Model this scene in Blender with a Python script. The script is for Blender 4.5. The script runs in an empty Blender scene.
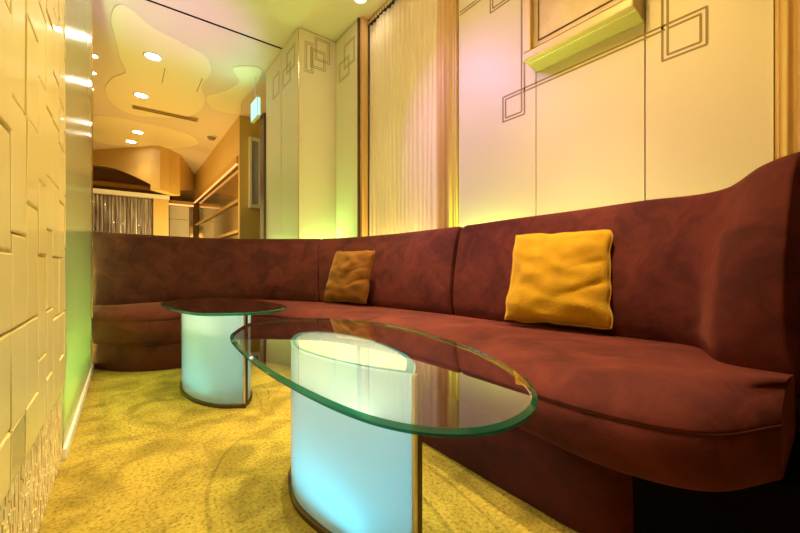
import bpy, bmesh, math, random
from mathutils import Vector, noise
random.seed(7)
scn = bpy.context.scene
COL = scn.collection
CEIL = 3.4
XW = 2.1          # wall face behind the long sofa

# ------------------------------------------------------------------ materials
def new_mat(name):
    m = bpy.data.materials.new(name); m.use_nodes = True
    nt = m.node_tree
    for n in list(nt.nodes): nt.nodes.remove(n)
    out = nt.nodes.new('ShaderNodeOutputMaterial')
    return m, nt, out

def principled(name, col, rough=0.5, metal=0.0, spec=0.5, coat=0.0, sheen=0.0, sheen_tint=(1,1,1), bump=None, var=None, coat_rough=0.05):
    m, nt, out = new_mat(name)
    b = nt.nodes.new('ShaderNodeBsdfPrincipled')
    b.inputs['Base Color'].default_value = (*col, 1)
    b.inputs['Roughness'].default_value = rough
    b.inputs['Metallic'].default_value = metal
    b.inputs['Specular IOR Level'].default_value = spec
    b.inputs['Coat Weight'].default_value = coat
    b.inputs['Coat Roughness'].default_value = coat_rough
    b.inputs['Sheen Weight'].default_value = sheen
    b.inputs['Sheen Tint'].default_value = (*sheen_tint, 1)
    nt.links.new(b.outputs[0], out.inputs[0])
    tc = nt.nodes.new('ShaderNodeTexCoord')
    if var:                                    # (other colour, scale, stretch)
        n = nt.nodes.new('ShaderNodeTexNoise'); n.inputs['Scale'].default_value = var[1]
        n.inputs['Detail'].default_value = 6
        mp = nt.nodes.new('ShaderNodeMapping'); mp.inputs['Scale'].default_value = var[2]
        nt.links.new(tc.outputs['Object'], mp.inputs[0]); nt.links.new(mp.outputs[0], n.inputs['Vector'])
        r = nt.nodes.new('ShaderNodeValToRGB')
        r.color_ramp.elements[0].position = .38; r.color_ramp.elements[0].color = (*col, 1)
        r.color_ramp.elements[1].position = .64; r.color_ramp.elements[1].color = (*var[0], 1)
        nt.links.new(n.outputs['Fac'], r.inputs[0]); nt.links.new(r.outputs[0], b.inputs['Base Color'])
    if bump:                                   # (scale, strength, distance)
        n = nt.nodes.new('ShaderNodeTexNoise'); n.inputs['Scale'].default_value = bump[0]
        n.inputs['Detail'].default_value = 4
        nt.links.new(tc.outputs['Object'], n.inputs['Vector'])
        bp = nt.nodes.new('ShaderNodeBump'); bp.inputs['Strength'].default_value = bump[1]
        bp.inputs['Distance'].default_value = bump[2]
        nt.links.new(n.outputs['Fac'], bp.inputs['Height']); nt.links.new(bp.outputs[0], b.inputs['Normal'])
    return m

def emissive(name, col, strength):
    m, nt, out = new_mat(name)
    e = nt.nodes.new('ShaderNodeEmission')
    e.inputs[0].default_value = (*col, 1); e.inputs[1].default_value = strength
    nt.links.new(e.outputs[0], out.inputs[0])
    return m

def mat_suede():
    m, nt, out = new_mat('burgundy_suede')
    N = nt.nodes.new; L = nt.links.new
    tc = N('ShaderNodeTexCoord')
    warp = N('ShaderNodeTexNoise'); warp.inputs['Scale'].default_value = 4; warp.inputs['Detail'].default_value = 3
    L(tc.outputs['Object'], warp.inputs['Vector'])
    mix = N('ShaderNodeMix'); mix.data_type = 'VECTOR'; mix.inputs[0].default_value = .25
    L(tc.outputs['Object'], mix.inputs[4]); L(warp.outputs['Color'], mix.inputs[5])
    n1 = N('ShaderNodeTexNoise'); n1.inputs['Scale'].default_value = 7; n1.inputs['Detail'].default_value = 7; n1.inputs['Roughness'].default_value = .6
    n1.inputs['Distortion'].default_value = .5
    L(mix.outputs[1], n1.inputs['Vector'])
    r = N('ShaderNodeValToRGB')
    r.color_ramp.elements[0].position = .36; r.color_ramp.elements[0].color = (.058, .0098, .008, 1)
    r.color_ramp.elements[1].position = .66; r.color_ramp.elements[1].color = (.122, .022, .0155, 1)
    L(n1.outputs['Fac'], r.inputs[0])
    b = N('ShaderNodeBsdfPrincipled')
    b.inputs['Roughness'].default_value = .85; b.inputs['Specular IOR Level'].default_value = .15
    b.inputs['Sheen Weight'].default_value = .2; b.inputs['Sheen Roughness'].default_value = .4
    b.inputs['Sheen Tint'].default_value = (.9, .25, .16, 1)
    L(r.outputs[0], b.inputs['Base Color'])
    n2 = N('ShaderNodeTexNoise'); n2.inputs['Scale'].default_value = 14; n2.inputs['Detail'].default_value = 8
    L(tc.outputs['Object'], n2.inputs['Vector'])
    bp = N('ShaderNodeBump'); bp.inputs['Strength'].default_value = .35; bp.inputs['Distance'].default_value = .012
    L(n2.outputs['Fac'], bp.inputs['Height']); L(bp.outputs[0], b.inputs['Normal'])
    L(b.outputs[0], out.inputs[0])
    return m

def mat_carpet():
    m, nt, out = new_mat('gold_carpet')
    N = nt.nodes.new; L = nt.links.new
    tc = N('ShaderNodeTexCoord')
    n1 = N('ShaderNodeTexNoise'); n1.inputs['Scale'].default_value = 85; n1.inputs['Detail'].default_value = 5; n1.inputs['Roughness'].default_value = .7
    n2 = N('ShaderNodeTexNoise'); n2.inputs['Scale'].default_value = 5; n2.inputs['Detail'].default_value = 5; n2.inputs['Distortion'].default_value = 1.0
    for n in (n1, n2): L(tc.outputs['Object'], n.inputs['Vector'])
    r1 = N('ShaderNodeValToRGB')
    e = r1.color_ramp.elements
    e[0].position = .30; e[0].color = (.14, .09, .015, 1)
    e[1].position = .47; e[1].color = (.40, .285, .042, 1)
    x = e.new(.7); x.color = (.52, .40, .08, 1)
    L(n1.outputs['Fac'], r1.inputs[0])
    r2 = N('ShaderNodeValToRGB')
    r2.color_ramp.elements[0].position = .35; r2.color_ramp.elements[0].color = (.60, .60, .58, 1)
    r2.color_ramp.elements[1].position = .6; r2.color_ramp.elements[1].color = (1, 1, 1, 1)
    L(n2.outputs['Fac'], r2.inputs[0])
    mx = N('ShaderNodeMix'); mx.data_type = 'RGBA'; mx.blend_type = 'MULTIPLY'; mx.inputs[0].default_value = 1
    L(r1.outputs[0], mx.inputs[6]); L(r2.outputs[0], mx.inputs[7])
    b = N('ShaderNodeBsdfPrincipled'); b.inputs['Roughness'].default_value = .95; b.inputs['Specular IOR Level'].default_value = .1
    L(mx.outputs[2], b.inputs['Base Color'])
    bp = N('ShaderNodeBump'); bp.inputs['Strength'].default_value = .8; bp.inputs['Distance'].default_value = .006
    L(n1.outputs['Fac'], bp.inputs['Height']); L(bp.outputs[0], b.inputs['Normal'])
    L(b.outputs[0], out.inputs[0])
    return m

def mat_clear_glass(name, tint, ior=1.5, gain=1.9):
    m, nt, out = new_mat(name)
    N = nt.nodes.new; L = nt.links.new
    t = N('ShaderNodeBsdfTransparent'); t.inputs[0].default_value = (*tint, 1)
    g = N('ShaderNodeBsdfGlossy'); g.inputs['Roughness'].default_value = .0
    f = N('ShaderNodeFresnel'); f.inputs[0].default_value = ior
    mu = N('ShaderNodeMath'); mu.operation = 'MULTIPLY'; mu.inputs[1].default_value = gain; mu.use_clamp = True
    L(f.outputs[0], mu.inputs[0])
    ge = N('ShaderNodeNewGeometry'); inv = N('ShaderNodeMath'); inv.operation = 'SUBTRACT'; inv.inputs[0].default_value = 1
    L(ge.outputs['Backfacing'], inv.inputs[1])
    m2 = N('ShaderNodeMath'); m2.operation = 'MULTIPLY'; L(mu.outputs[0], m2.inputs[0]); L(inv.outputs[0], m2.inputs[1]); mu = m2
    mx = N('ShaderNodeMixShader')
    L(mu.outputs[0], mx.inputs[0]); L(t.outputs[0], mx.inputs[1]); L(g.outputs[0], mx.inputs[2])
    L(mx.outputs[0], out.inputs[0])
    return m

def mat_glass_edge():
    m, nt, out = new_mat('green_glass_edge')
    N = nt.nodes.new; L = nt.links.new
    t = N('ShaderNodeBsdfTransparent'); t.inputs[0].default_value = (.02, .28, .17, 1)
    tr = N('ShaderNodeBsdfTranslucent'); tr.inputs[0].default_value = (.02, .30, .18, 1)
    d = N('ShaderNodeBsdfDiffuse'); d.inputs[0].default_value = (.012, .16, .10, 1)
    g = N('ShaderNodeBsdfGlossy'); g.inputs['Roughness'].default_value = .04
    a = N('ShaderNodeMixShader'); a.inputs[0].default_value = .5; L(tr.outputs[0], a.inputs[1]); L(d.outputs[0], a.inputs[2])
    b = N('ShaderNodeMixShader'); b.inputs[0].default_value = .45; L(a.outputs[0], b.inputs[1]); L(t.outputs[0], b.inputs[2])
    c = N('ShaderNodeMixShader'); f = N('ShaderNodeFresnel'); f.inputs[0].default_value = 1.35
    L(f.outputs[0], c.inputs[0]); L(b.outputs[0], c.inputs[1]); L(g.outputs[0], c.inputs[2])
    L(c.outputs[0], out.inputs[0])
    return m

def mat_frosted(name, col, gloss=.12, rough=.25, diff=.35):
    m, nt, out = new_mat(name)
    N = nt.nodes.new; L = nt.links.new
    tr = N('ShaderNodeBsdfTranslucent'); tr.inputs[0].default_value = (*col, 1)
    d = N('ShaderNodeBsdfDiffuse'); d.inputs[0].default_value = (*col, 1)
    g = N('ShaderNodeBsdfGlossy'); g.inputs['Roughness'].default_value = rough
    a = N('ShaderNodeMixShader'); a.inputs[0].default_value = diff; L(tr.outputs[0], a.inputs[1]); L(d.outputs[0], a.inputs[2])
    f = N('ShaderNodeFresnel'); f.inputs[0].default_value = 1.45
    c = N('ShaderNodeMixShader'); L(f.outputs[0], c.inputs[0]); L(a.outputs[0], c.inputs[1]); L(g.outputs[0], c.inputs[2])
    L(c.outputs[0], out.inputs[0])
    return m

def mat_tinsel():
    m, nt, out = new_mat('tinsel_curtain')
    N = nt.nodes.new; L = nt.links.new
    tc = N('ShaderNodeTexCoord')
    mp = N('ShaderNodeMapping'); mp.inputs['Scale'].default_value = (14, 14, 1.2)
    L(tc.outputs['Object'], mp.inputs[0])
    n = N('ShaderNodeTexNoise'); n.inputs['Scale'].default_value = 2.2; n.inputs['Detail'].default_value = 6
    L(mp.outputs[0], n.inputs['Vector'])
    r = N('ShaderNodeValToRGB')
    r.color_ramp.elements[0].position = .35; r.color_ramp.elements[0].color = (.30, .24, .20, 1)
    r.color_ramp.elements[1].position = .7; r.color_ramp.elements[1].color = (.85, .78, .75, 1)
    L(n.outputs['Fac'], r.inputs[0])
    b = N('ShaderNodeBsdfPrincipled'); b.inputs['Roughness'].default_value = .3; b.inputs['Metallic'].default_value = .3
    L(r.outputs[0], b.inputs['Base Color']); L(b.outputs[0], out.inputs[0])
    return m

M = {}
M['suede'] = mat_suede()
M['piping'] = principled('dark_suede_piping', (.075, .014, .01), .8, spec=.15)
M['carpet'] = mat_carpet()
M['tile'] = principled('cream_marble_tile', (.90, .76, .34), .34, spec=.4, coat=.35, var=((.85, .70, .27), 3.0, (1, 1, .35)), bump=(9, .12, .01))
M['tile_silver'] = principled('silver_tile', (.62, .60, .52), .18, metal=.6)
M['grout'] = principled('ochre_grout', (.62, .46, .18), .8)
M['stone'] = principled('cream_mosaic_stone', (.92, .76, .38), .5, var=((.74, .56, .24), 18.0, (1, 1, 1)))
M['panel'] = principled('pearl_laminate', (.80, .70, .52), .42, spec=.35)
M['panel_joint'] = principled('panel_joint', (.33, .26, .12), .6)
M['inlay'] = principled('brass_inlay', (.30, .22, .10), .6)
M['champagne'] = mat_frosted('champagne_glass', (.76, .74, .50), diff=.45, rough=.2)
M['ceiling'] = principled('ceiling_paint', (.78, .64, .46), .45, spec=.35)
M['bright_zone'] = principled('pale_bright_zone', (.90, .78, .48), .4, spec=.5)  # light pools on the ceiling, put into a paler colour
M['wood'] = principled('honey_wood', (.68, .44, .17), .38, var=((.54, .32, .10), 2.5, (6, 6, .4)))
M['wood_dark'] = principled('dark_walnut', (.09, .035, .018), .4)
M['curtain'] = principled('pale_curtain', (.86, .72, .50), .75, sheen=.3)
M['brass'] = principled('brass', (.80, .58, .24), .25, metal=1)
M['white'] = principled('white_trim', (.85, .80, .66), .45)
M['yellow_wall'] = principled('warm_yellow_paint', (.66, .43, .12), .5)
M['orange'] = principled('amber_paint', (.55, .29, .07), .5)
M['dark'] = principled('black_gap_shade', (.006, .004, .004), .9, spec=.05)  # black of the ceiling gap, also stands in for shade at the sofa
M['bronze_glass'] = principled('bronze_mirror', (.30, .21, .10), .12, metal=.7)
M['mauve'] = principled('mauve_niche_paint', (.42, .36, .42), .5)
M['tinsel'] = mat_tinsel()
M['glass'] = mat_clear_glass('clear_table_glass', (.93, .985, .955))
M['edge'] = mat_glass_edge()
M['frost'] = mat_frosted('frosted_glass', (.66, .74, .66), diff=.22)
M['frost_cap'] = mat_frosted('frosted_cap', (.88, .88, .80), diff=.6)
M['teal_ring'] = mat_frosted('teal_glass_ring', (.015, .36, .40), diff=.5)
M['steel'] = principled('dark_steel', (.10, .075, .05), .3, metal=.8)
M['steel_light'] = principled('pale_aluminium', (.75, .72, .62), .3, metal=.7)
M['pillow'] = principled('mustard_plush', (.56, .30, .008), .85, spec=.15, sheen=.5, sheen_tint=(1, .75, .2), bump=(160, .5, .004), var=((.45, .225, .006), 9, (1, 1, 1)))
M['pillow_brown'] = principled('caramel_plush', (.23, .085, .008), .85, spec=.15, sheen=.4, sheen_tint=(1, .6, .2), bump=(160, .5, .004), var=((.17, .058, .006), 9, (1, 1, 1)))
M['picture_frame'] = principled('champagne_gold_frame', (.66, .50, .26), .4, metal=.25)
M['picture_side'] = principled('olive_gold_edge', (.50, .40, .19), .4, metal=.2)
M['canvas'] = principled('gilt_leaf_canvas', (.72, .58, .34), .5, var=((.60, .44, .22), 6, (1, 1, 1)), bump=(20, .4, .01))
M['lamp'] = emissive('downlight_glow', (1, .93, .78), 30)
M['lamp_orange'] = emissive('amber_strip_glow', (1, .45, .12), 1.5)
M['led_green'] = emissive('green_strip_glow', (.45, 1, .30), 3)
M['led_cyan'] = emissive('cyan_strip_glow', (.25, .85, 1), 1)
M['sign'] = emissive('exit_sign_glow', (.45, 1, .82), 1.2)
M['sparkle'] = emissive('pinpoint_glow', (1, .85, .55), 6)
M['smoke'] = principled('detector_plastic', (.25, .16, .08), .5)

# ------------------------------------------------------------------ helpers
def link(name, bm, mats, parent=None, smooth=False, recalc=True):
    if recalc: bmesh.ops.recalc_face_normals(bm, faces=bm.faces)
    me = bpy.data.meshes.new(name); bm.to_mesh(me); bm.free()
    if not isinstance(mats, (list, tuple)): mats = [mats]
    for m in mats: me.materials.append(m)
    for p in me.polygons: p.use_smooth = smooth
    o = bpy.data.objects.new(name, me); COL.objects.link(o)
    if parent: o.parent = parent
    return o

def tag(o, label=None, cat=None, group=None, kind=None):
    if label: o['label'] = label
    if cat: o['category'] = cat
    if group: o['group'] = group
    if kind: o['kind'] = kind
    return o

def empty(name, loc, label, cat, group=None):
    o = bpy.data.objects.new(name, None); COL.objects.link(o); o.location = loc
    o.empty_display_size = .1
    return tag(o, label, cat, group)

def box(bm, x0, x1, y0, y1, z0, z1, bevel=0, mi=0):
    vs = [bm.verts.new(p) for p in ((x0,y0,z0),(x1,y0,z0),(x1,y1,z0),(x0,y1,z0),(x0,y0,z1),(x1,y0,z1),(x1,y1,z1),(x0,y1,z1))]
    fs = [bm.faces.new([vs[i] for i in f]) for f in ((0,3,2,1),(4,5,6,7),(0,1,5,4),(1,2,6,5),(2,3,7,6),(3,0,4,7))]
    for f in fs: f.material_index = mi
    if bevel:
        es = list({e for f in fs for e in f.edges})
        bmesh.ops.bevel(bm, geom=es, offset=bevel, segments=2, affect='EDGES', profile=.6)
    return vs

def boxo(name, mat, b, parent=None, bevel=0, kind=None):
    bm = bmesh.new(); box(bm, *b, bevel=bevel)
    o = link(name, bm, mat, parent)
    if kind: o['kind'] = kind
    return o

def cyl(bm, c, r0, r1, z0, z1, n=32, mi=0):
    a = [bm.verts.new((c[0]+r0*math.cos(2*math.pi*i/n), c[1]+r0*math.sin(2*math.pi*i/n), z0)) for i in range(n)]
    b = [bm.verts.new((c[0]+r1*math.cos(2*math.pi*i/n), c[1]+r1*math.sin(2*math.pi*i/n), z1)) for i in range(n)]
    fs = [bm.faces.new((a[i], a[(i+1)%n], b[(i+1)%n], b[i])) for i in range(n)]
    fs += [bm.faces.new(a[::-1]), bm.faces.new(b)]
    for f in fs: f.material_index = mi

def catmull(P, t):
    n = len(P) - 1
    i = min(int(t), n-1); f = t - i
    p1, p2 = Vector(P[i]), Vector(P[i+1])
    p0 = Vector(P[i-1]) if i > 0 else p1*2 - p2
    p3 = Vector(P[i+2]) if i+2 <= n else p2*2 - p1
    return .5*((2*p1) + (p2-p0)*f + (2*p0-5*p1+4*p2-p3)*f*f + (3*p1-p0-3*p2+p3)*f**3)

def closed_curve(P, n):
    out = []; N = len(P)
    for k in range(n):
        t = k/n*N; i = int(t); f = t-i
        p0, p1, p2, p3 = (Vector(P[(i+j) % N]) for j in (-1, 0, 1, 2))
        out.append(.5*((2*p1) + (p2-p0)*f + (2*p0-5*p1+4*p2-p3)*f*f + (3*p1-p0-3*p2+p3)*f**3))
    return out

def offset_loop(P, d):
    n = len(P); out = []
    area = sum(P[i].x*P[(i+1)%n].y - P[(i+1)%n].x*P[i].y for i in range(n))
    s = 1 if area > 0 else -1
    for i in range(n):
        t = (P[(i+1)%n] - P[i-1]).normalized()
        out.append(P[i] + Vector((t.y, -t.x))*d*s)
    return out

def prism_rings(bm, rings, cap0=True, cap1=True, mi_side=0, mi_cap=0):
    """rings: list of (loop2d, z)"""
    vr = [[bm.verts.new((p.x, p.y, z)) for p in lp] for lp, z in rings]
    n = len(vr[0])
    for a, b in zip(vr, vr[1:]):
        for i in range(n):
            bm.faces.new((a[i], a[(i+1)%n], b[(i+1)%n], b[i])).material_index = mi_side
    if cap0: bm.faces.new(vr[0][::-1]).material_index = mi_cap
    if cap1: bm.faces.new(vr[-1]).material_index = mi_cap

def area_light(name, loc, rot, sx, sy, col, power, spread=None):
    l = bpy.data.lights.new(name, 'AREA'); l.shape = 'RECTANGLE'; l.size = sx; l.size_y = sy
    l.color = col; l.energy = power
    if spread: l.spread = spread
    o = bpy.data.objects.new(name, l); COL.objects.link(o)
    o.location = loc; o.rotation_euler = rot
    return o

def spot(name, loc, target, col, power, angle, blend=.6, rad=.04):
    l = bpy.data.lights.new(name, 'SPOT'); l.color = col; l.energy = power
    l.spot_size = math.radians(angle); l.spot_blend = blend; l.shadow_soft_size = rad
    o = bpy.data.objects.new(name, l); COL.objects.link(o); o.location = loc
    d = Vector(target) - Vector(loc)
    o.rotation_euler = d.to_track_quat('-Z', 'Y').to_euler()
    return o

# ------------------------------------------------------------------ floor and ceiling
boxo('floor', M['carpet'], (-2.6, 4.2, -1.8, 13.2, -.05, 0), kind='structure')
ceil = boxo('ceiling', M['ceiling'], (-2.6, 4.2, -1.8, 13.2, CEIL, CEIL+.05), kind='structure')
boxo('ceiling_gap', M['dark'], (-1.2, 1.52, 4.385, 4.41, CEIL-.004, CEIL+.001), ceil)

# bright light pools on the ceiling, put into pale free-form slabs
bright_zone = [(-.02,4.62),(.25,4.86),(.55,5.0),(.80,5.12),(.93,5.5),(.90,6.0),(1.02,6.5),(1.0,7.05),(.80,7.5),(.45,7.72),(.10,7.85),(-.16,7.55),
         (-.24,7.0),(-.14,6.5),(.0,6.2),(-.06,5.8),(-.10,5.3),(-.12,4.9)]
lp = closed_curve(bright_zone, 120)
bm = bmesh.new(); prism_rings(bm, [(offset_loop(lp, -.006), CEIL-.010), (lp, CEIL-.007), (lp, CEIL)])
link('ceiling_bright_zone', bm, M['bright_zone'], ceil)
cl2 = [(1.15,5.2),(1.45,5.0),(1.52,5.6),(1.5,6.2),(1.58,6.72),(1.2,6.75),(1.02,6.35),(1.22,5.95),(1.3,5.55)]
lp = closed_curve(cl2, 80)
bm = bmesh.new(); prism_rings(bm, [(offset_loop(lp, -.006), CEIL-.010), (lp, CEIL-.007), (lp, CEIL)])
link('ceiling_bright_zone', bm, M['bright_zone'], ceil)
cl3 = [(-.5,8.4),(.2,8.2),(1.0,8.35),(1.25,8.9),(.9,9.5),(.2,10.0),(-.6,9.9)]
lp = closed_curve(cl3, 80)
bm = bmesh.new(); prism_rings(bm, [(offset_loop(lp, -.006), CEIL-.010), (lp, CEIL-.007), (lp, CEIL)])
link('ceiling_bright_zone', bm, M['bright_zone'], ceil)
bm = bmesh.new()   # access hatch outline
for b in ((.42,.43,5.75,6.25),(.86,.87,5.75,6.25)): box(bm, b[0], b[1], b[2], b[3], CEIL-.0125, CEIL-.0095)
link('hatch_joint', bm, M['panel_joint'], ceil)

# air vent slot
v = empty('ceiling_vent', (.57, 7.44, CEIL-.0101), 'long narrow slotted air vent set in the yellow ceiling', 'vent')
bm = bmesh.new()
for y in (-.075, .065): box(bm, -.47, .47, y, y+.012, -.012, 0)
for x in (-.48, .47): box(bm, x, x+.012, -.075, .077, -.012, 0)
link('vent_frame', bm, M['yellow_wall'], v)
bm = bmesh.new(); box(bm, -.468, .468, -.063, .065, -.004, 0); link('vent_backing', bm, M['wood_dark'], v)
bm = bmesh.new(); box(bm, -.468, .468, -.008, .008, -.012, -.004); link('vent_slat', bm, M['yellow_wall'], v)
# smoke detector
v = empty('smoke_detector', (1.40, 8.2, CEIL), 'small round dark smoke detector on the ceiling near the diagonal beam', 'smoke detector')
bm = bmesh.new(); cyl(bm, (0,0), .10, .10, -.03, 0); link('detector_base', bm, M['white'], v)
bm = bmesh.new(); cyl(bm, (0,0), .055, .085, -.075, -.03); link('detector_head', bm, M['smoke'], v)

def downlight(x, y, r, label, group, power, z=CEIL, col=(1,.82,.5), angle=110, tgt=None):
    e = empty('downlight', (x, y, z), label, 'ceiling light', group)
    bm = bmesh.new(); n = 32
    rings = [(r*1.25, 0), (r*1.22, -.012), (r*1.0, -.010), (r*.95, -.001)]
    vr = [[bm.verts.new((q*math.cos(2*math.pi*i/n), q*math.sin(2*math.pi*i/n), zz)) for i in range(n)] for q, zz in rings]
    for a, b in zip(vr, vr[1:]):
        for i in range(n): bm.faces.new((a[i], a[(i+1)%n], b[(i+1)%n], b[i]))
    link('light_trim', bm, M['white'], e, smooth=True)
    bm = bmesh.new(); cyl(bm, (0,0), r*.94, r*.94, -.004, -.001)
    link('light_lens', bm, M['lamp'], e)
    if power:
        spot('downlight_beam', (x, y, z-.03), tgt or (x, y, 0), col, power, angle, 1.0, r*.8)

W = (1, .74, .36)
gl = 'large round downlights along the corridor ceiling'
downlight(.28, 5.52, .085, 'large bright downlight nearest the dark ceiling joint', gl, 30, CEIL-.0101)
downlight(.20, 6.88, .085, 'large bright downlight just before the slotted air vent', gl, 30, CEIL-.0101)
downlight(.20, 8.80, .085, 'bright downlight just beyond the slotted air vent', gl, 30, CEIL-.0101)
downlight(.10, 9.55, .085, 'farthest bright downlight, in front of the arched soffit', gl, 30, CEIL-.0101)
gs = 'small downlights in a row at the left of the ceiling'
downlight(-.32, 5.97, .045, 'small recessed downlight, topmost of the three at the left of the ceiling', gs, 10)
downlight(-.36, 6.5, .045, 'small recessed downlight, middle of the three at the left of the ceiling', gs, 10)
downlight(-.42, 7.1, .045, 'small recessed downlight, lowest of the three at the left of the ceiling', gs, 10)
# over the seating corner (above the top of the frame)
go = 'downlights above the seating corner'
for x, y, p, tg, an, rr in ((1.36,.85,330,(1.34,.95,.4),46,.03), (.75,1.5,230,(.72,1.5,0),55,.006), (1.36,2.2,260,(1.33,2.1,.4),42,.03), (.25,2.5,90,(.2,2.5,0),50,.04),
                    (.3,.9,110,(.3,1.0,0),55,.04), (1.85,3.1,210,(.9,2.8,.2),62,.006)):
    downlight(x, y, .06, 'small recessed downlight beside the top of the pleated curtain' if x > 1.8 else 'recessed downlight in the ceiling above the seating corner', go, 0, CEIL)
    spot('downlight_beam', (x, y, CEIL-.03), tg, (1,.80,.44), p, an, .8, rr)
spot('wall_fill', (1.5,1.2,3.3), (-.2,1.0,1.3), (1,.84,.38), 165, 70, 1, .1)  # light added to brighten the tiled wall, no fixture
spot('wall_fill', (.3,1.0,3.0), (2.1,.75,1.5), (1,.66,.16), 90, 50, 1, .1)  # light added to yellow the right wall, no fixture

# ------------------------------------------------------------------ left wall: tiles, mosaic band, glass panel
wl = boxo('wall_left', M['grout'], (-.34, -.2, -1.8, 1.905, 0, CEIL), kind='structure')
bm = bmesh.new()
y = -1.77; ci = 0
while y < 1.88:
    w = random.choice((.15, .12, .13, .14, .10))
    w = min(w, 1.9 - y)
    z = .30 - random.random()*.0
    first = True
    while z < CEIL-.02:
        h = random.choice((.20, .24, .28, .20, .16))
        if first: h = random.choice((.12, .2, .28)); first = False
        h = min(h, CEIL-.005-z)
        if h > .03 and w > .02:
            t = random.uniform(.016, .0185)
            vs = box(bm, -.205, -.2+t, y+.003, y+w-.003, z+.003, z+h-.003, mi=1 if (abs(y-.95) < .16 and .28 < z < .5 and not first and random.random() < .5) else 0)
            tilt = random.uniform(-.0010, .0010); tl2 = random.uniform(-.001, .001)
            for k in (1, 2, 5, 6):
                vs[k].co.x += tilt*(1 if k in (1, 5) else -1) + tl2*(1 if k > 3 else -1)
    # advance
        z += h
    y += w; ci += 1
bmesh.ops.bevel(bm, geom=[e for e in bm.edges if all(v.co.x > -.2 for v in e.verts)], offset=.004, segments=2, affect='EDGES', profile=.6)
link('wall_tiles', bm, [M['tile'], M['tile_silver']], wl)
bm = bmesh.new()
y = -1.0
while y < 1.895:
    w = random.uniform(.010, .016); z = 0.004 + random.uniform(-.02, 0)
    while z < .29:
        h = random.uniform(.018, .04)
        z1 = min(z+h, .296)
        if z1 - max(z, .002) > .01:
            box(bm, -.201, -.2+random.uniform(.004, .0065), y+.0003, y+w-.0003, max(z, .002), z1-.0006)
        z += h
    y += w
link('stone_mosaic', bm, M['stone'], wl)

# frosted panel with light behind it
boxo('wall_behind_panel', M['white'], (-.36, -.33, 1.905, 4.02, 0, CEIL), kind='structure').name = 'wall_left_far'
bm = bmesh.new()
vs = []
zs = [0.045 + (CEIL-.05)*i/24 for i in range(25)]
for i, z in enumerate(zs):
    edge = 3.44 - .45*max(0, (z-2.45)/.95)**2
    vs.append([bm.verts.new(p) for p in ((-.205, 1.91, z), (-.19, 1.91, z), (-.19, edge, z), (-.205, edge, z))])
for a, b in zip(vs, vs[1:]):
    for i in range(4): bm.faces.new((a[i], a[(i+1)%4], b[(i+1)%4], b[i]))
bm.faces.new(vs[0][::-1]); bm.faces.new(vs[-1])
gp = empty('glass_wall_panel', (0,0,0), 'tall frosted champagne glass panel glowing green at its foot beside the tiled wall', 'wall panel')
o = link('panel_sheet', bm, M['champagne'], gp)
boxo('panel_edge_strip', M['brass'], (-.215, -.186, 3.44, 3.452, .045, 2.5), gp)
boxo('baseboard_left', M['white'], (-.22, -.18, 1.905, 3.55, 0, .045), kind='structure', bevel=.004)
bm = bmesh.new(); box(bm, -.31, -.29, 1.95, 3.5, .06, .075)
o = link('green_light_strip', bm, M['led_green'], wl)
area_light('green_strip_light', (-.29, 2.75, .08), (0, math.radians(180), 0), .03, 1.5, (.50, 1, .28), 60, math.radians(110))
area_light('green_strip_upright', (-.27, 3.50, 1.1), (math.radians(90), 0, 0), .03, 1.9, (.30, 1, .28), 10)

# door post where the seating corner opens to the corridor
boxo('wall_left_return', M['yellow_wall'], (-.36, -.245, 3.90, 4.04, 0, 2.62), kind='structure')
boxo('trim_1', M['wood'], (-.245, -.222, 3.93, 4.04, 0, 2.62), kind='structure', bevel=.004)

# ------------------------------------------------------------------ right wall
wr = boxo('wall_right', M['panel_joint'], (XW+.015, XW+.15, -1.8, 2.03, 0, CEIL), kind='structure')
edges = [.262, .7226, 1.335, 2.015]
for a, b in zip(edges, edges[1:]):
    boxo('wall_panel', M['panel'], (XW, XW+.018, a+.003, b-.003, .3, CEIL), wr, bevel=.001)
boxo('wall_panel', M['wood_dark'], (XW, XW+.018, -1.8, .12, 0, CEIL), wr)
bm = bmesh.new()
def ystrip(y0, y1, z, w=.010): box(bm, XW-.0012, XW+.001, y0, y1, z-w/2, z+w/2)
def zstrip(y, z0, z1, w=.010): box(bm, XW-.0018, XW+.001, y-w/2, y+w/2, z0, z1)
def dbl_square(y0, y1, z0, z1, g=.022):
    for k in (0, g):
        ystrip(y0+k-.002, y1-k+.002, z0+k); ystrip(y0+k-.002, y1-k+.002, z1-k)
        zstrip(y0+k, z0+k, z1-k); zstrip(y1-k, z0+k, z1-k)
for dz in (-.011, .011): ystrip(.637, 1.43, 1.915+dz)
for yy in (1.43, .637):
    for dy in (-.011, .011): zstrip(yy+dy, 1.91, CEIL-.02)
dbl_square(1.419, 1.59, 1.755, 1.926)
dbl_square(.477, .648, 1.755, 1.926)
dbl_square(1.53, 1.70, 2.575, 2.745)
for dz in (-.011, .011): ystrip(1.70, 2.0, 2.735+dz)
link('inlay_lines', bm, M['inlay'], wr)

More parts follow.
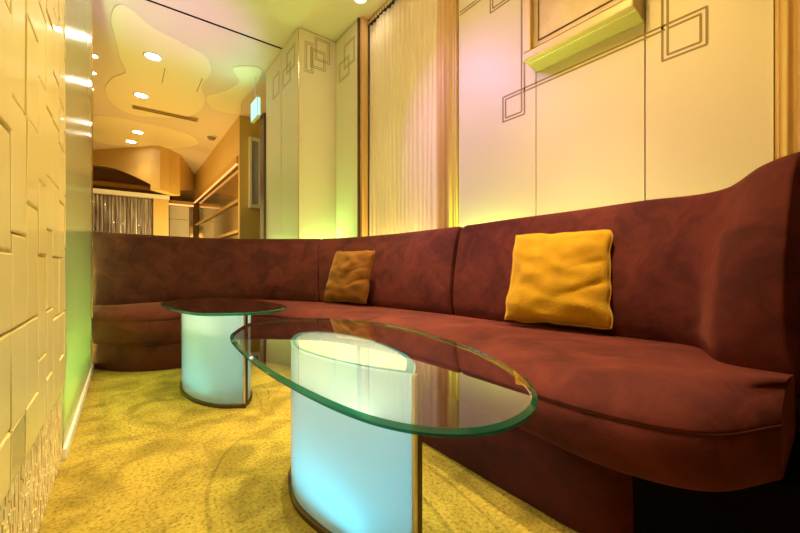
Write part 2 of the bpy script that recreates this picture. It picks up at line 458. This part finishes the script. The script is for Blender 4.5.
# fluted timber trims
def fluted(name, y0, y1, x, mat=M['wood']):
    bm = bmesh.new(); n = 40; prof = []
    for i in range(n+1):
        t = i/n
        d = .035 + .022*math.sin(math.pi*t) + .008*math.cos(t*math.pi*8)
        if t < .06 or t > .94: d = .03
        prof.append((x-d, y0+(y1-y0)*t))
    prof += [(x+.05, y1), (x+.05, y0)]
    a = [bm.verts.new((p[0], p[1], 0)) for p in prof]; b = [bm.verts.new((p[0], p[1], CEIL)) for p in prof]
    m = len(prof)
    for i in range(m): bm.faces.new((a[i], a[(i+1)%m], b[(i+1)%m], b[i]))
    bm.faces.new(a); bm.faces.new(b)
    return tag(link(name, bm, mat, smooth=False), kind='structure')
fluted('trim_2', 2.02, 2.235, XW+.01)
fluted('trim_3', .115, .258, XW+.01)
boxo('wall_right_curtain', M['yellow_wall'], (XW+.2, XW+.3, 2.0, 3.6, 0, CEIL), kind='structure').name = 'wall_right_far'
boxo('trim_4', M['wood'], (2.0, 2.075, 3.315, 3.356, 0, CEIL), kind='structure', bevel=.003)

# curtain with pleats and its track
cu = empty('curtain', (XW+.01, 2.8, 0), 'pale pleated floor length curtain in the recess between fluted trim and glass panels', 'curtain')
bm = bmesh.new(); n = 360; rows = 12; y0, y1 = -.565, .53
g = []
for j in range(rows+1):
    z = .01 + (CEIL-.07)*j/rows
    row = []
    for i in range(n+1):
        t = i/n
        ph = t*2*math.pi*17
        s = math.sin(ph); x = .009*(abs(s)**.6)*(1 if s > 0 else -1)
        x += .006*math.sin(z*2.1+t*21)
        row.append(bm.verts.new((x, y0+(y1-y0)*t+.004*math.sin(z*3+ph*.3), z)))
    g.append(row)
for a, b in zip(g, g[1:]):
    for i in range(n): bm.faces.new((a[i], a[i+1], b[i+1], b[i]))
o = link('curtain_cloth', bm, M['curtain'], cu, smooth=True, recalc=False)
sm = o.modifiers.new('s', 'SOLIDIFY'); sm.thickness = .003
bm = bmesh.new(); box(bm, -.03, .03, y0, y1, CEIL-.035, CEIL); link('curtain_track', bm, M['brass'], cu)
bm = bmesh.new(); box(bm, -.034, -.026, -.012, .012, CEIL-.06, CEIL-.028)
gl0 = link('curtain_glider', bm, M['steel_light'], cu)
for i in range(24):
    gq = gl0 if i == 0 else gl0.copy()
    if i: COL.objects.link(gq); gq.parent = cu
    gq.location = (0, y0 + (y1-y0)*(i+.5)/24, 0)

# stepped column clad in glass panels
colm = boxo('wall_column', M['panel_joint'], (1.54, XW+.3, 3.895, 5.03, 0, CEIL), kind='structure')
colm.name = 'wall_column'
boxo('column_core', M['panel_joint'], (2.0, XW+.3, 3.36, 3.89, 0, CEIL), colm)
def cladding(b): boxo('column_panel', M['panel'], b, colm, bevel=.002)
cladding((1.527, 1.54, 3.88, 4.433, 0, CEIL-.01)); cladding((1.527, 1.54, 4.447, 5.04, 0, CEIL-.01))
cladding((1.541, 1.984, 3.88, 3.893, 0, CEIL-.01))
cladding((1.984, 2.0, 3.375, 3.879, 0, CEIL-.01))
boxo('corner_strip', M['brass'], (1.524, 1.532, 3.876, 3.884, 0, CEIL-.01), colm)
boxo('corner_strip', M['wood_dark'], (1.978, 2.0, 3.355, 3.374, 0, CEIL), colm)
bm = bmesh.new()
def rect_on(plane, a0, a1, z0, z1, w=.006, g=.02, dbl=True):
    for k in ((0, g) if dbl else (0,)):
        A0, A1, Z0, Z1 = a0+k, a1-k, z0+k, z1-k
        for (p, q, r, s) in ((A0, A1, Z0, Z0+w), (A0, A1, Z1-w, Z1), (A0, A0+w, Z0, Z1), (A1-w, A1, Z0, Z1)):
            if plane[0] == 'y': box(bm, p, q, plane[1]-.0012, plane[1]+.001, r, s)
            else: box(bm, plane[1]-.0012, plane[1]+.001, p, q, r, s)
rect_on(('y', 3.88), 1.72, 1.905, 3.10, 3.36)
rect_on(('y', 3.88), 1.665, 1.85, 3.0, 3.22)
rect_on(('y', 3.88), 1.60, 1.70, 2.93, 3.27)
rect_on(('x', 1.984), 3.44, 3.68, 2.98, 3.25)
rect_on(('x', 1.984), 3.56, 3.80, 2.88, 3.10)
rect_on(('x', 1.527), 3.98, 4.25, 3.02, 3.27)
rect_on(('x', 1.527), 4.12, 4.38, 2.90, 3.12)
rect_on(('x', 1.527), 4.5, 4.75, 2.90, 3.18)
link('inlay_lines', bm, M['inlay'], colm)
boxo('trim_5', M['wood_dark'], (1.50, 1.60, 5.05, 5.22, 0, 2.84), kind='structure', bevel=.005)

# picture box on the wall
pic = empty('framed_panel', (XW, 1.03, 2.03), 'deep gilt framed relief panel hung high on the pearl wall', 'picture')
bm = bmesh.new(); vs = box(bm, -.10, 0, -.305, .305, 0, 1.2)
vs[1].co.z = -.042; vs[2].co.z = -.042; vs[0].co.z = vs[3].co.z = -.019
bmesh.ops.bevel(bm, geom=list(bm.edges), offset=.008, segments=2, affect='EDGES', profile=.6); link('frame_body', bm, M['picture_side'], pic)
bm = bmesh.new()
def fr(x0, x1, y0, y1, z0, z1, w, bev=.008):
    box(bm, x0, x1, y0, y1, z0, z0+w, bevel=bev); box(bm, x0, x1, y0, y1, z1-w, z1, bevel=bev)
    box(bm, x0, x1, y0, y0+w, z0+w, z1-w, bevel=bev); box(bm, x0, x1, y1-w, y1, z0+w, z1-w, bevel=bev)
fr(-.14, -.095, -.305, .305, -.018, 1.2, .05)
link('frame_moulding', bm, M['picture_frame'], pic)
bm = bmesh.new(); fr(-.118, -.1, -.262, .262, .043, 1.157, .006, bev=.001); fr(-.112, -.1, -.222, .222, .083, 1.117, .006, .001)
link('frame_fillet', bm, M['wood_dark'], pic)
bm = bmesh.new(); box(bm, -.106, -.099, -.26, .26, .045, 1.155); link('canvas', bm, M['canvas'], pic)

# ------------------------------------------------------------------ corridor beyond
boxo('wall_back', M['orange'], (-2.6, 4.2, 13.0, 13.2, 0, CEIL), kind='structure')
boxo('wall_corridor_left', M['yellow_wall'], (-2.6, -2.5, -1.8, 13.2, 0, CEIL), kind='structure').name = 'wall_left_corridor'
boxo('wall_right_outer', M['yellow_wall'], (4.1, 4.2, -1.8, 13.2, 0, CEIL), kind='structure')
boxo('wall_near', M['yellow_wall'], (-2.6, 4.2, -1.9, -1.8, 0, CEIL), kind='structure')

# arched soffit: an angled face with an arched lower edge
def soffit_face(p0, p1, zfun, depth, mat, parent, nseg=24):
    bm = bmesh.new(); P0, P1 = Vector(p0), Vector(p1)
    n = Vector((-(P1-P0).y, (P1-P0).x)).normalized()*depth
    if n.y < 0: n = -n
    rows = []
    for i in range(nseg+1):
        t = i/nseg; p = P0.lerp(P1, t); q = p+n; z = zfun(t)
        rows.append([bm.verts.new((p.x,p.y,z)), bm.verts.new((p.x,p.y,CEIL)), bm.verts.new((q.x,q.y,CEIL)), bm.verts.new((q.x,q.y,z))])
    for a, b in zip(rows, rows[1:]):
        for i in range(4): bm.faces.new((a[i], a[(i+1)%4], b[(i+1)%4], b[i]))
    bm.faces.new(rows[0]); bm.faces.new(rows[-1][::-1])
    return link('soffit_face', bm, mat, parent)
so = boxo('soffit', M['orange'], (-2.4, 1.1, 11.6, 13.0, 2.75, 2.85), kind='structure'); so.name = 'trim_6'
soffit_face((-1.6, 11.9), (.61, 9.5), lambda t: 3.12 - .70*max(0, (t-.35)/.65)**1.7, .25, M['yellow_wall'], so)
soffit_face((.61, 9.5), (1.04, 10.0), lambda t: 2.42, .22, M['yellow_wall'], so, 2)
soffit_face((1.04, 10.0), (1.6, 11.9), lambda t: 2.55+.4*t, .1, M['yellow_wall'], so, 6)
boxo('lintel', M['white'], (-1.6, .90, 10.85, 11.0, 2.44, 2.54), so)
boxo('wall_pier', M['yellow_wall'], (.56, .88, 10.86, 11.2, 0, 2.44), kind='structure')
bk = empty('tinsel_curtain', (-.4, 11.05, 0), 'glittering silvery string curtain far back under the white lintel', 'curtain')
bm = bmesh.new(); n = 200
a = []; b = []
for i in range(n+1):
    x = -1.1+2.05*i/n; yy = .03*math.sin(i*.9)+.02*math.sin(i*2.3)
    a.append(bm.verts.new((x, yy, .01))); b.append(bm.verts.new((x, yy, 2.43)))
for i in range(n): bm.faces.new((a[i], a[i+1], b[i+1], b[i]))
link('curtain_strings', bm, M['tinsel'], bk, recalc=False)
bm = bmesh.new()
for i in range(9):
    x = random.uniform(-.3, .9); z = random.uniform(1.1, 2.35)
    box(bm, x-.005, x+.005, -.075, -.06, z-.005, z+.005)
link('fairy_light', bm, M['sparkle'], bk).__setitem__('kind', 'stuff')

# ledge with amber glow, cream counter front below
lg = empty('counter', (1.26, 12.0, 0), 'cream fronted bar counter under a glowing amber ledge at the far end', 'counter')
bm = bmesh.new(); box(bm, -.30, .32, -.10, .25, 2.46, 2.60, bevel=.01); link('ledge', bm, M['orange'], lg)
bm = bmesh.new(); box(bm, -.29, .31, -.11, -.095, 2.46, 2.50); link('amber_light_strip', bm, M['lamp_orange'], lg)
bm = bmesh.new(); box(bm, -.27, .21, -.02, .2, 0, 2.08, bevel=.004); link('front_panel', bm, M['panel'], lg)
bm = bmesh.new(); box(bm, -.27, .21, -.02, .2, 2.09, 2.459, bevel=.004); link('upper_panel', bm, M['panel'], lg)
bm = bmesh.new(); box(bm, .22, .31, 0, .2, 0, 2.459); link('mirror_panel', bm, M['bronze_glass'], lg)

# diagonal bulkhead with amber underside
bh = boxo('trim_7', M['yellow_wall'], (1.6, 1.85, 6.86, 11.9, 2.69, CEIL), kind='structure')
boxo('bulkhead_lip', M['orange'], (1.57, 1.63, 6.86, 11.9, 2.57, 2.70), bh, bevel=.005)
boxo('amber_light_strip', M['lamp_orange'], (1.565, 1.60, 6.88, 11.85, 2.562, 2.572), bh)
gp2 = empty('glass_partition', (1.66, 8.4, 0), 'bronze glass partition with two brass rails below the diagonal beam', 'partition')
bm = bmesh.new(); box(bm, -.01, .01, -1.50, 3.35, 0, 2.56); link('glass_sheet', bm, M['bronze_glass'], gp2)
for z in (1.93, 1.38):
    bm = bmesh.new(); box(bm, -.07, -.03, -1.50, 3.35, z-.03, z+.03, bevel=.008)
    for yy in (-1.2, 0, 1.2, 2.6): box(bm, -.031, -.009, yy-.012, yy+.012, z-.012, z+.012)
    link('rail', bm, M['brass'], gp2)
# far niche wall
nw = boxo('wall_niche', M['yellow_wall'], (1.6, 3.0, 6.78, 6.86, 0, CEIL), kind='structure')
boxo('niche_back', M['mauve'], (1.79, 1.92, 6.765, 6.782, 1.85, 2.98), nw)
bm = bmesh.new()
for b in ((1.75,1.79,1.79,3.04),(1.92,1.96,1.79,3.04),(1.79,1.92,1.79,1.85),(1.79,1.92,2.98,3.04)):
    box(bm, b[0], b[1], 6.70, 6.782, b[2], b[3])
link('niche_frame', bm, M['white'], nw)
boxo('pilaster', M['wood'], (1.985, 2.10, 6.70, 6.78, 0, CEIL), nw)

# exit sign
es = empty('exit_sign', (1.455, 5.27, 2.80), 'glowing green exit sign hanging seen edge on beside the glass clad column', 'sign')
bm = bmesh.new(); box(bm, -.022, .022, -.16, .16, 0, .27, bevel=.004); link('sign_case', bm, M['white'], es)
bm = bmesh.new(); box(bm, -.026, -.0225, -.145, .145, .015, .255); box(bm, -.015, .015, -.1635, -.1605, .02, .25); link('sign_face', bm, M['sign'], es)
bm = bmesh.new(); cyl(bm, (0,0), .01, .01, .27, CEIL-2.80, 12); link('sign_stem', bm, M['steel_light'], es)
l = area_light('exit_sign_glow', (1.42, 5.27, 2.95), (0, math.radians(120), 0), .3, .2, (.3, 1, .8), 3)

# ------------------------------------------------------------------ sofa
# stations along the sofa: seat front, backrest foot, backrest top, top height, seam height, plinth front
ST = [
 ((-.212,3.47),(-.212,3.72),(-.212,3.80),1.04,.185,(-.205,3.52)),
 ((-.06,3.25),(-.03,3.84),(.02,3.95),1.04,.185,(-.05,3.29)),
 ((.15,3.11),(.25,3.92),(.30,4.10),1.045,.19,(.155,3.15)),
 ((.36,3.08),(.62,3.92),(.66,4.16),1.045,.195,(.36,3.115)),
 ((.62,3.045),(1.0,3.66),(1.06,4.00),1.045,.20,(.63,3.07)),
 ((.84,2.92),(1.28,3.26),(1.42,3.65),1.04,.21,(.85,2.94)),
 ((.97,2.62),(1.46,2.88),(1.66,3.28),1.035,.22,(.985,2.63)),
 ((1.0,2.25),(1.62,2.36),(1.82,2.62),1.035,.225,(1.005,2.25)),
 ((1.0,1.82),(1.735,1.72),(1.88,1.80),1.04,.235,(1.008,1.82)),
 ((.99,1.45),(1.75,1.38),(1.905,1.42),1.05,.24,(1.01,1.45)),
 ((.98,1.02),(1.79,.99),(1.945,1.02),1.06,.24,(1.01,1.02)),
 ((.965,.68),(1.81,.72),(1.965,.70),1.07,.235,(1.01,.70)),
 ((.97,.43),(1.825,.455),(1.955,.43),1.07,.225,(1.03,.47)),
 ((1.05,.24),(1.60,.325),(1.79,.27),1.118,.225,(1.18,.38)),
 ((1.26,.145),(1.585,.155),(1.68,.165),1.12,.225,(1.40,.33)),
]
def S(k, t):
    P = [s[k] if isinstance(s[k], tuple) else (s[k], 0) for s in ST]
    return catmull(P, t)
def sweep(bm, secs, cap=True):
    vr = [[bm.verts.new(p) for p in s] for s in secs]
    n = len(vr[0])
    for a, b in zip(vr, vr[1:]):
        for i in range(n): bm.faces.new((a[i], a[(i+1)%n], b[(i+1)%n], b[i]))
    if cap: bm.faces.new(vr[0][::-1]); bm.faces.new(vr[-1])
def rounded_ends(sec_fn, t0, t1, n, r, center_fn=None, dt=.02):
    """sections from t0 to t1, the ends pulled in for a soft padded edge"""
    secs = []
    L0 = (S(0,t0)-S(0,min(t0+.1,14))).length
    ts = [t0 + (t1-t0)*i/n for i in range(n+1)]
    base = [sec_fn(t) for t in ts]
    def shrink(sec, k):
        zc = sum(p.z for p in sec)/len(sec); c = sum(sec, Vector())/len(sec)
        return [c + (p-c)*k if False else Vector((c.x+(p.x-c.x)*max(0, 1-(1-k)*1.6), c.y+(p.y-c.y)*max(0, 1-(1-k)*1.6), c.z+(p.z-c.z)*k)) for p in sec]
    out = []
    for ang in (0, 30, 60):
        a = math.radians(ang); f = (1-math.sin(a)) ; k = 1-r*(1-math.sin(a))
        s = sec_fn(t0 + dt*(1-math.cos(a)))
        out.append(shrink(s, k))
    st = [sec_fn(t0+dt + (t1-t0-2*dt)*i/n) for i in range(n+1)]
    out += st
    for ang in (60, 30, 0):
        a = math.radians(ang); k = 1-r*(1-math.sin(a))
        s = sec_fn(t1 - dt*(1-math.cos(a)))
        out.append(shrink(s, k))
    return out
TH = .11
def back_sec(t):
    B = S(1,t); T = S(2,t); z = S(3,t).x
    e = .02; a = S(2, max(0,t-e)); b = S(2, min(14,t+e)); d = (b-a).normalized()
    nrm = Vector((d.y, -d.x))*-1      # outward (away from seat)
    if nrm.dot(T - S(0,t)) < 0: nrm = -nrm
    def P(s, zz, off=0):
        q = B.lerp(T, s) + nrm*off
        return Vector((q.x, q.y, zz))
    h = z-.40
    pts = [P(0, .36, .03), P(.0, .43, .0), P(.08, .40+h*.14, -.022), P(.24, .40+h*.32, -.030), P(.44, .40+h*.52, -.028), P(.68, .40+h*.72, -.018), P(.88, .40+h*.88, -.006),
           P(1, z-.035, .003), P(1, z-.012, .016), P(1, z, .042), P(1, z-.002, TH-.035), P(1, z-.014, TH-.012), P(1, z-.045, TH),
           P(1, .7, TH), P(1, .42, TH), P(1, .36, TH-.02)]
    w = .006*noise.noise(Vector((t*2.3, 1.7, 0)))
    return pts
def seat_sec(t):
    F = S(0,t); B = S(1,t); zs = S(4,t).x
    dirn = (B-F); L = dirn.length; dirn = dirn.normalized()
    def P(dist, z):
        q = F + dirn*dist; return Vector((q.x, q.y, z))
    back = L + .03
    w = .006*noise.noise(Vector((t*1.9, 5.1, 0)))
    top = .44
    return [P(back, zs+.01), P(back, .40), P(L-.02, top-.008), P(L*.8, top), P(L*.55, top+.012+w), P(L*.3, top+.012+w), P(.13, top+.002), P(.07, top-.012), P(.03, top-.035),
            P(.012, top-.052), P(.004, top-.064), P(.002, top-.069), P(.007, top-.073), P(.001, top-.08), P(-.006, zs+.09), P(.0, zs+.04), P(.012, zs+.012), P(.035, zs)]
def plinth_sec(t):
    F = S(5,t); B = S(2,t); zs = S(4,t).x
    dirn = (B-F).normalized(); L = (B-F).length
    def P(d, z):
        q = F + dirn*d; return Vector((q.x, q.y, z))
    return [P(L, 0.0), P(L, .358), P(L-.15, .358), P(L-.15, zs-.001), P(.04, zs-.001), P(.022, zs-.004), P(.010, zs-.02), P(.003, zs*.6), P(.0, .01), P(.006, 0.0)]
def seam_tube(bm, pts, r=.004, n=8):
    secs = []
    for i, p in enumerate(pts):
        a = pts[max(0,i-1)]; b = pts[min(len(pts)-1,i+1)]
        d = (b-a).normalized(); u = d.orthogonal().normalized()
        if i: u = (pu - d*pu.dot(d)).normalized()
        pu = u; v = d.cross(u)
        secs.append([p + (u*math.cos(2*math.pi*k/n)+v*math.sin(2*math.pi*k/n))*r for k in range(n)])
    sweep(bm, secs)

def module(name, label, t0, t1, cushions, ext=0):
    r = empty(name, (0, 0, 0), label, 'sofa', 'curved suede sofa sections')
    n = int((t1-t0)*14)
    bm = bmesh.new(); sweep(bm, [plinth_sec(t0+.004+(t1-t0-.008)*i/n) for i in range(n+1)])
    o = link('plinth', bm, M['suede'], r, smooth=True); o.data.set_sharp_from_angle(angle=math.radians(50))
    bm = bmesh.new(); sweep(bm, rounded_ends(seat_sec, t0+.006, t1-.006, n, .02, dt=.03))
    o = link('seat', bm, M['suede'], r, smooth=True)
    pts = []
    for i in range(n+1):
        t = t0+.02+(t1-t0-.04)*i/n; s = seat_sec(t); pts.append(s[12] + (s[12]-s[3]).normalized()*.001)
    bm = bmesh.new(); seam_tube(bm, pts, .0045); link('seam_piping', bm, M['piping'], o, smooth=True)
    for a, b in cushions:
        nn = int((b-a)*16)
        bm = bmesh.new(); sweep(bm, rounded_ends(back_sec, a+.01, b-.01, nn, .055, dt=.05))
        link('backrest', bm, M['suede'], r, smooth=True)
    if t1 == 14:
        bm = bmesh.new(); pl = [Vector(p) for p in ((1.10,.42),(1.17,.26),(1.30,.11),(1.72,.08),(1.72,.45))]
        prism_rings(bm, [(pl, 0), (pl, .224)]); link('under_seat_shade', bm, M['dark'], r)  # black block put in for the shade under the seat end
    return r
module('sofa', 'curved burgundy suede corner sofa section beside the frosted glass wall panel', 0, 8, [(0, 5.6), (5.6, 7.985)])
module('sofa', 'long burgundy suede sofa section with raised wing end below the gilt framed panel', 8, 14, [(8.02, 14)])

# green light behind the sofa
bm = bmesh.new()
pts = [Vector((1.99, y, .86)) for y in (.3, .8, 1.3, 1.8, 2.3)]
boxo('green_light_strip', M['led_green'], (2.085, 2.099, .3, 2.0, .80, .82), wr)
area_light('sofa_backlight', (2.075, 1.14, .84), (math.radians(180), math.radians(8), 0), .03, 1.66, (.95, .90, .18), 9)
area_light('sofa_backlight_green', (2.088, 1.14, .93), (math.radians(180), 0, 0), .015, 1.66, (.45, 1, .16), 1.5)
area_light('sofa_backlight_green_end', (2.085, 1.72, .93), (math.radians(180), 0, 0), .015, .55, (.35, 1, .12), 4)
area_light('sofa_backlight_far', (2.06, 2.75, .84), (math.radians(180), math.radians(8), 0), .03, 1.0, (1, .85, .28), 6)
area_light('sofa_backlight_column', (1.80, 3.84, .84), (math.radians(180), 0, 0), .40, .03, (.45, 1, .25), 8)
area_light('sofa_backlight_column_side', (1.50, 4.45, .84), (math.radians(180), 0, 0), .03, 1.0, (.45, 1, .25), 9)

# black block added for the shade at the near end of the sofa
boxo('sofa_end_shade', M['dark'], (1.52, 2.1, -.6, .06, 0, .98), kind='structure')

# ------------------------------------------------------------------ pillows
def pillow(name, label, bl, br, lean, size, mat, thick=.075, seed=0):
    BL, BR = Vector(bl), Vector(br)
    ex = (BR-BL).normalized(); up = Vector((0,0,1))
    outn = Vector((ex.y, -ex.x, 0)); # horizontal normal
    e = empty(name, (BL+BR)/2, label, 'cushion')
    if outn.dot(Vector((-.6,-.8,0))) < 0: outn = -outn
    ey = (up*math.cos(lean) - outn*math.sin(lean)).normalized()
    nz = ex.cross(ey).normalized()
    if nz.dot(outn) < 0: nz = -nz
    bm = bmesh.new(); n = 44
    rows = {}
    def pt(i, j, side):
        u = -1+2*i/n; v = -1+2*j/n
        # pinched sides, pulled out corners
        x = u*(1-.075*(1-v*v)); y = v*(1-.06*(1-u*u)); x *= 1-.035*v; kk = 1-.055*(u*v)**4; x *= kk; y *= kk
        h = ((1-abs(u)**2.4)*(1-abs(v)**2.4))**.46*thick*1.12
        nz_ = noise.noise(Vector((u*2.2+seed, v*2.2, side*3)))*.012 + noise.noise(Vector((u*1.2+v*3.5+seed, v*1.5-u*2, side*5+seed)))*.010
        crease = -.014*math.exp(-((v+.35-.45*(u-.4))/.06)**2)*max(0, u) - .011*math.exp(-((v-.1-.35*(u-.3))/.055)**2)*max(0, u)
        edge = min(1, (1-abs(u))*5)*min(1, (1-abs(v))*5)
        h = h + (nz_ + (crease if side > 0 else 0))*edge
        wob = .010*noise.noise(Vector((u*3+seed*2, v*3, 9)))
        return ex*((x*size/2)+wob) + ey*((y+1)*size/2*1.0+wob) + nz*(h*side)
    V = {}
    for side in (1, -1):
        for i in range(n+1):
            for j in range(n+1):
                bd = i in (0, n) or j in (0, n)
                key = (i, j, 0 if bd else side)
                if key not in V: V[key] = bm.verts.new(pt(i, j, side if not bd else 1))
    for side in (1, -1):
        def g(i, j): return V[(i, j, 0 if (i in (0, n) or j in (0, n)) else side)]
        for i in range(n):
            for j in range(n):
                bm.faces.new((g(i,j), g(i+1,j), g(i+1,j+1), g(i,j+1)))
    o = link('cushion_cover', bm, mat, e, smooth=True)
    loop = [V_ for V_ in []]
    bm = bmesh.new()
    ring = [pt(i, 0, 1) for i in range(n)] + [pt(n, j, 1) for j in range(n)] + [pt(n-i, n, 1) for i in range(n)] + [pt(0, n-j, 1) for j in range(n+1)]
    seam_tube(bm, [p for p in ring], .0032)
    link('cushion_piping', bm, mat, o, smooth=True)
    return e
pillow('cushion', 'mustard yellow plush square cushion leaning on the long sofa section', (1.600,1.180,.458), (1.735,.750,.458), math.radians(17), .50, M['pillow'], seed=2)
pillow('cushion', 'brown caramel plush cushion leaning in the curve of the corner sofa', (1.335,2.80,.455), (1.475,2.42,.455), math.radians(18), .455, M['pillow_brown'], thick=.065, seed=11)

# ------------------------------------------------------------------ glass tables
ZT = .51
def table(label, top, base, tip_i, light):
    c = sum((Vector(p) for p in top), Vector((0,0)))/len(top)
    r = empty('glass_table', (c.x, c.y, 0), label, 'table', 'low glass tables on lit columns')
    T = [p - c for p in closed_curve(top, 160)]
    bm = bmesh.new()
    th = .015
    rings = [(offset_loop(T, -.010), ZT-th), (T, ZT-th+.005), (T, ZT-.005), (offset_loop(T, -.010), ZT)]
    prism_rings(bm, rings, mi_side=1, mi_cap=0)
    link('glass_top', bm, [M['glass'], M['edge']], r)
    n = 120
    P = [Vector(p) - c for p in base]
    # spline through points, sharp at the near tip (index 0)
    Q = []
    m = len(P)
    PP = P + [P[0]]
    for i in range(n): Q.append(catmull([tuple(p) for p in PP], i/n*m))
    inner = offset_loop(Q, -.012)
    h = ZT-th-.001
    # plinth ring
    bm = bmesh.new(); ro = offset_loop(Q, .009); ro[0] = Q[0] + (Q[0]-(Q[3]+Q[-3])/2).normalized()*.02
    prism_rings(bm, [(ro, 0), (ro, .016), (offset_loop(ro, -.006), .021)])
    link('base_plate', bm, M['steel'], r)
    # frosted shell
    bm = bmesh.new()
    vr = [[bm.verts.new((p.x, p.y, z)) for p in lp] for lp, z in ((Q, .021), (Q, h-.004), (offset_loop(Q,-.004), h))]
    for a, b in zip(vr, vr[1:]):
        for i in range(n): bm.faces.new((a[i], a[(i+1)%n], b[(i+1)%n], b[i]))
    shell = link('frosted_column', bm, M['frost'], r, smooth=True)
    shell.data.set_sharp_from_angle(angle=math.radians(40))
    # teal ring + pale cap seen through the top
    bm = bmesh.new()
    c0 = sum(Q, Vector((0,0)))/n
    o_, i_ = [c0+(p-c0)*.985 for p in Q], [c0+(p-c0)*.90 for p in Q]
    a = [bm.verts.new((p.x,p.y,h)) for p in o_]; b = [bm.verts.new((p.x,p.y,h)) for p in i_]
    for k in range(n): bm.faces.new((a[k], a[(k+1)%n], b[(k+1)%n], b[k]))
    link('rim', bm, M['teal_ring'], shell)
    bm = bmesh.new(); hub = bm.verts.new((c0.x, c0.y, h-.001)); cv = [bm.verts.new((p.x,p.y,h-.001)) for p in i_]
    for k in range(n): bm.faces.new((cv[k], cv[(k+1)%n], hub))
    link('cap', bm, M['frost_cap'], shell)
    # steel blade at the tip
    d = (Q[0] - (Q[2]+Q[-2])/2).normalized()
    s = Vector((-d.y, d.x))
    if s.x < 0: s = -s
    def blade(nm, off0, off1, s0, s1, mat):
        bm = bmesh.new()
        cs = [Q[0]+d*off0+s*s0, Q[0]+d*off1+s*s0, Q[0]+d*off1+s*s1, Q[0]+d*off0+s*s1]
        prism_rings(bm, [(cs, .021), (cs, h)])
        link(nm, bm, mat, r)
    blade('edge_strip', -.006, .006, -.004, .005, M['steel_light'])
    blade('steel_blade', -.010, .008, .005, .017, M['steel'])
    # light source inside the foot
    cc = sum(Q, Vector((0,0)))/n
    bm = bmesh.new(); lp = [cc + (p-cc)*.55 for p in Q]
    prism_rings(bm, [(lp, .0215), (lp, .03)])
    link('light_tray', bm, M['led_cyan'], r)
    L = area_light('table_light', (c.x+cc.x, c.y+cc.y, .04), (math.radians(180), 0, 0), .10, .42, light[0], light[1])
    lc = (Q[0]*.25 + cc*.75)
    area_light('cap_light', (c.x+cc.x, c.y+cc.y, h-.13), (math.radians(180), 0, math.radians(light[3])), .14, .5, (1, .93, .68), light[2])
    return r

bigtop = [(.406,1.613),(.50,1.668),(.60,1.672),(.758,1.553),(.863,1.338),(.888,1.15),(.872,.935),(.814,.688),(.716,.4915),(.608,.383),(.50,.345),(.405,.362),(.331,.44),(.288,.58),
          (.263,.85),(.268,1.15),(.300,1.40)]
bigbase = [(.548,.668),(.485,.80),(.44,.97),(.430,1.12),(.478,1.28),(.56,1.37),(.645,1.30),(.688,1.10),(.665,.88),(.622,.76)]
table('nearer low table of clear oval glass on a cyan lit frosted column', bigtop, bigbase, 0, ((.06,.62,1), 1.35, 1.0, 0))
smalltop = [(.20,2.93),(.30,3.07),(.45,3.10),(.58,3.06),(.73,2.83),(.79,2.50),(.795,2.23),(.72,2.06),(.56,1.98),(.42,2.02),(.29,2.13),(.22,2.38),(.185,2.68)]
smallbase = [(.505,2.045),(.40,2.12),(.315,2.28),(.275,2.50),(.30,2.72),(.40,2.87),(.52,2.80),(.60,2.60),(.60,2.36),(.57,2.16)]
table('farther low glass table by the corner sofa, on a green and cyan lit frosted column', smalltop, smallbase, 0, ((.08,.68,.75), .95, .7, 8))

# ------------------------------------------------------------------ ambient and accent light
w = bpy.data.worlds.new('World'); scn.world = w; w.use_nodes = True
w.node_tree.nodes['Background'].inputs[0].default_value = (1, .7, .35, 1)
w.node_tree.nodes['Background'].inputs[1].default_value = .1
# warm washes added without any cove, colour spots without fixtures
area_light('ceiling_fill_warm', (.6, 1.6, 3.0), (math.radians(180), 0, 0), 1.6, 2.6, (1, .58, .42), 18)
area_light('room_wash', (.7, 1.4, 3.3), (0, 0, 0), 1.4, 2.8, (1, .76, .42), 6)
area_light('corridor_wash', (.4, 7.5, 1.6), (math.radians(180), 0, 0), 1.5, 4.0, (1, .62, .16), 36)
spot('violet_spot', (.5, 2.9, 3.2), (2.1, 1.75, 1.5), (.62, .32, 1), 130, 55, 1)
spot('violet_ceiling_spot', (.4, 3.6, 1.3), (.45, 4.5, 3.4), (.66, .25, 1), 130, 50, 1)
area_light('bar_fill', (.9, 9.3, 1.5), (math.radians(90), 0, 0), 1.2, .8, (1, .72, .25), 30)  # light added to brighten the far counter, not given off by it
area_light('partition_fill', (.6, 8.3, 1.6), (0, math.radians(-90), 0), 1.0, 2.5, (1, .72, .25), 22)  # light added to brighten the partition, which itself gives none

# ------------------------------------------------------------------ camera
cam = bpy.data.cameras.new('camera'); co = bpy.data.objects.new('camera', cam); COL.objects.link(co)
cam.sensor_width = 36; cam.lens = 364/800*36; cam.clip_start = .02
co.location = (0, 0, .75); co.rotation_euler = (math.radians(90), 0, -math.radians(37.07))
scn.camera = co
scn.view_settings.view_transform = 'Standard'; scn.view_settings.look = 'None'
scn.view_settings.exposure = .30; scn.view_settings.gamma = 1
scn.view_settings.use_curve_mapping = False
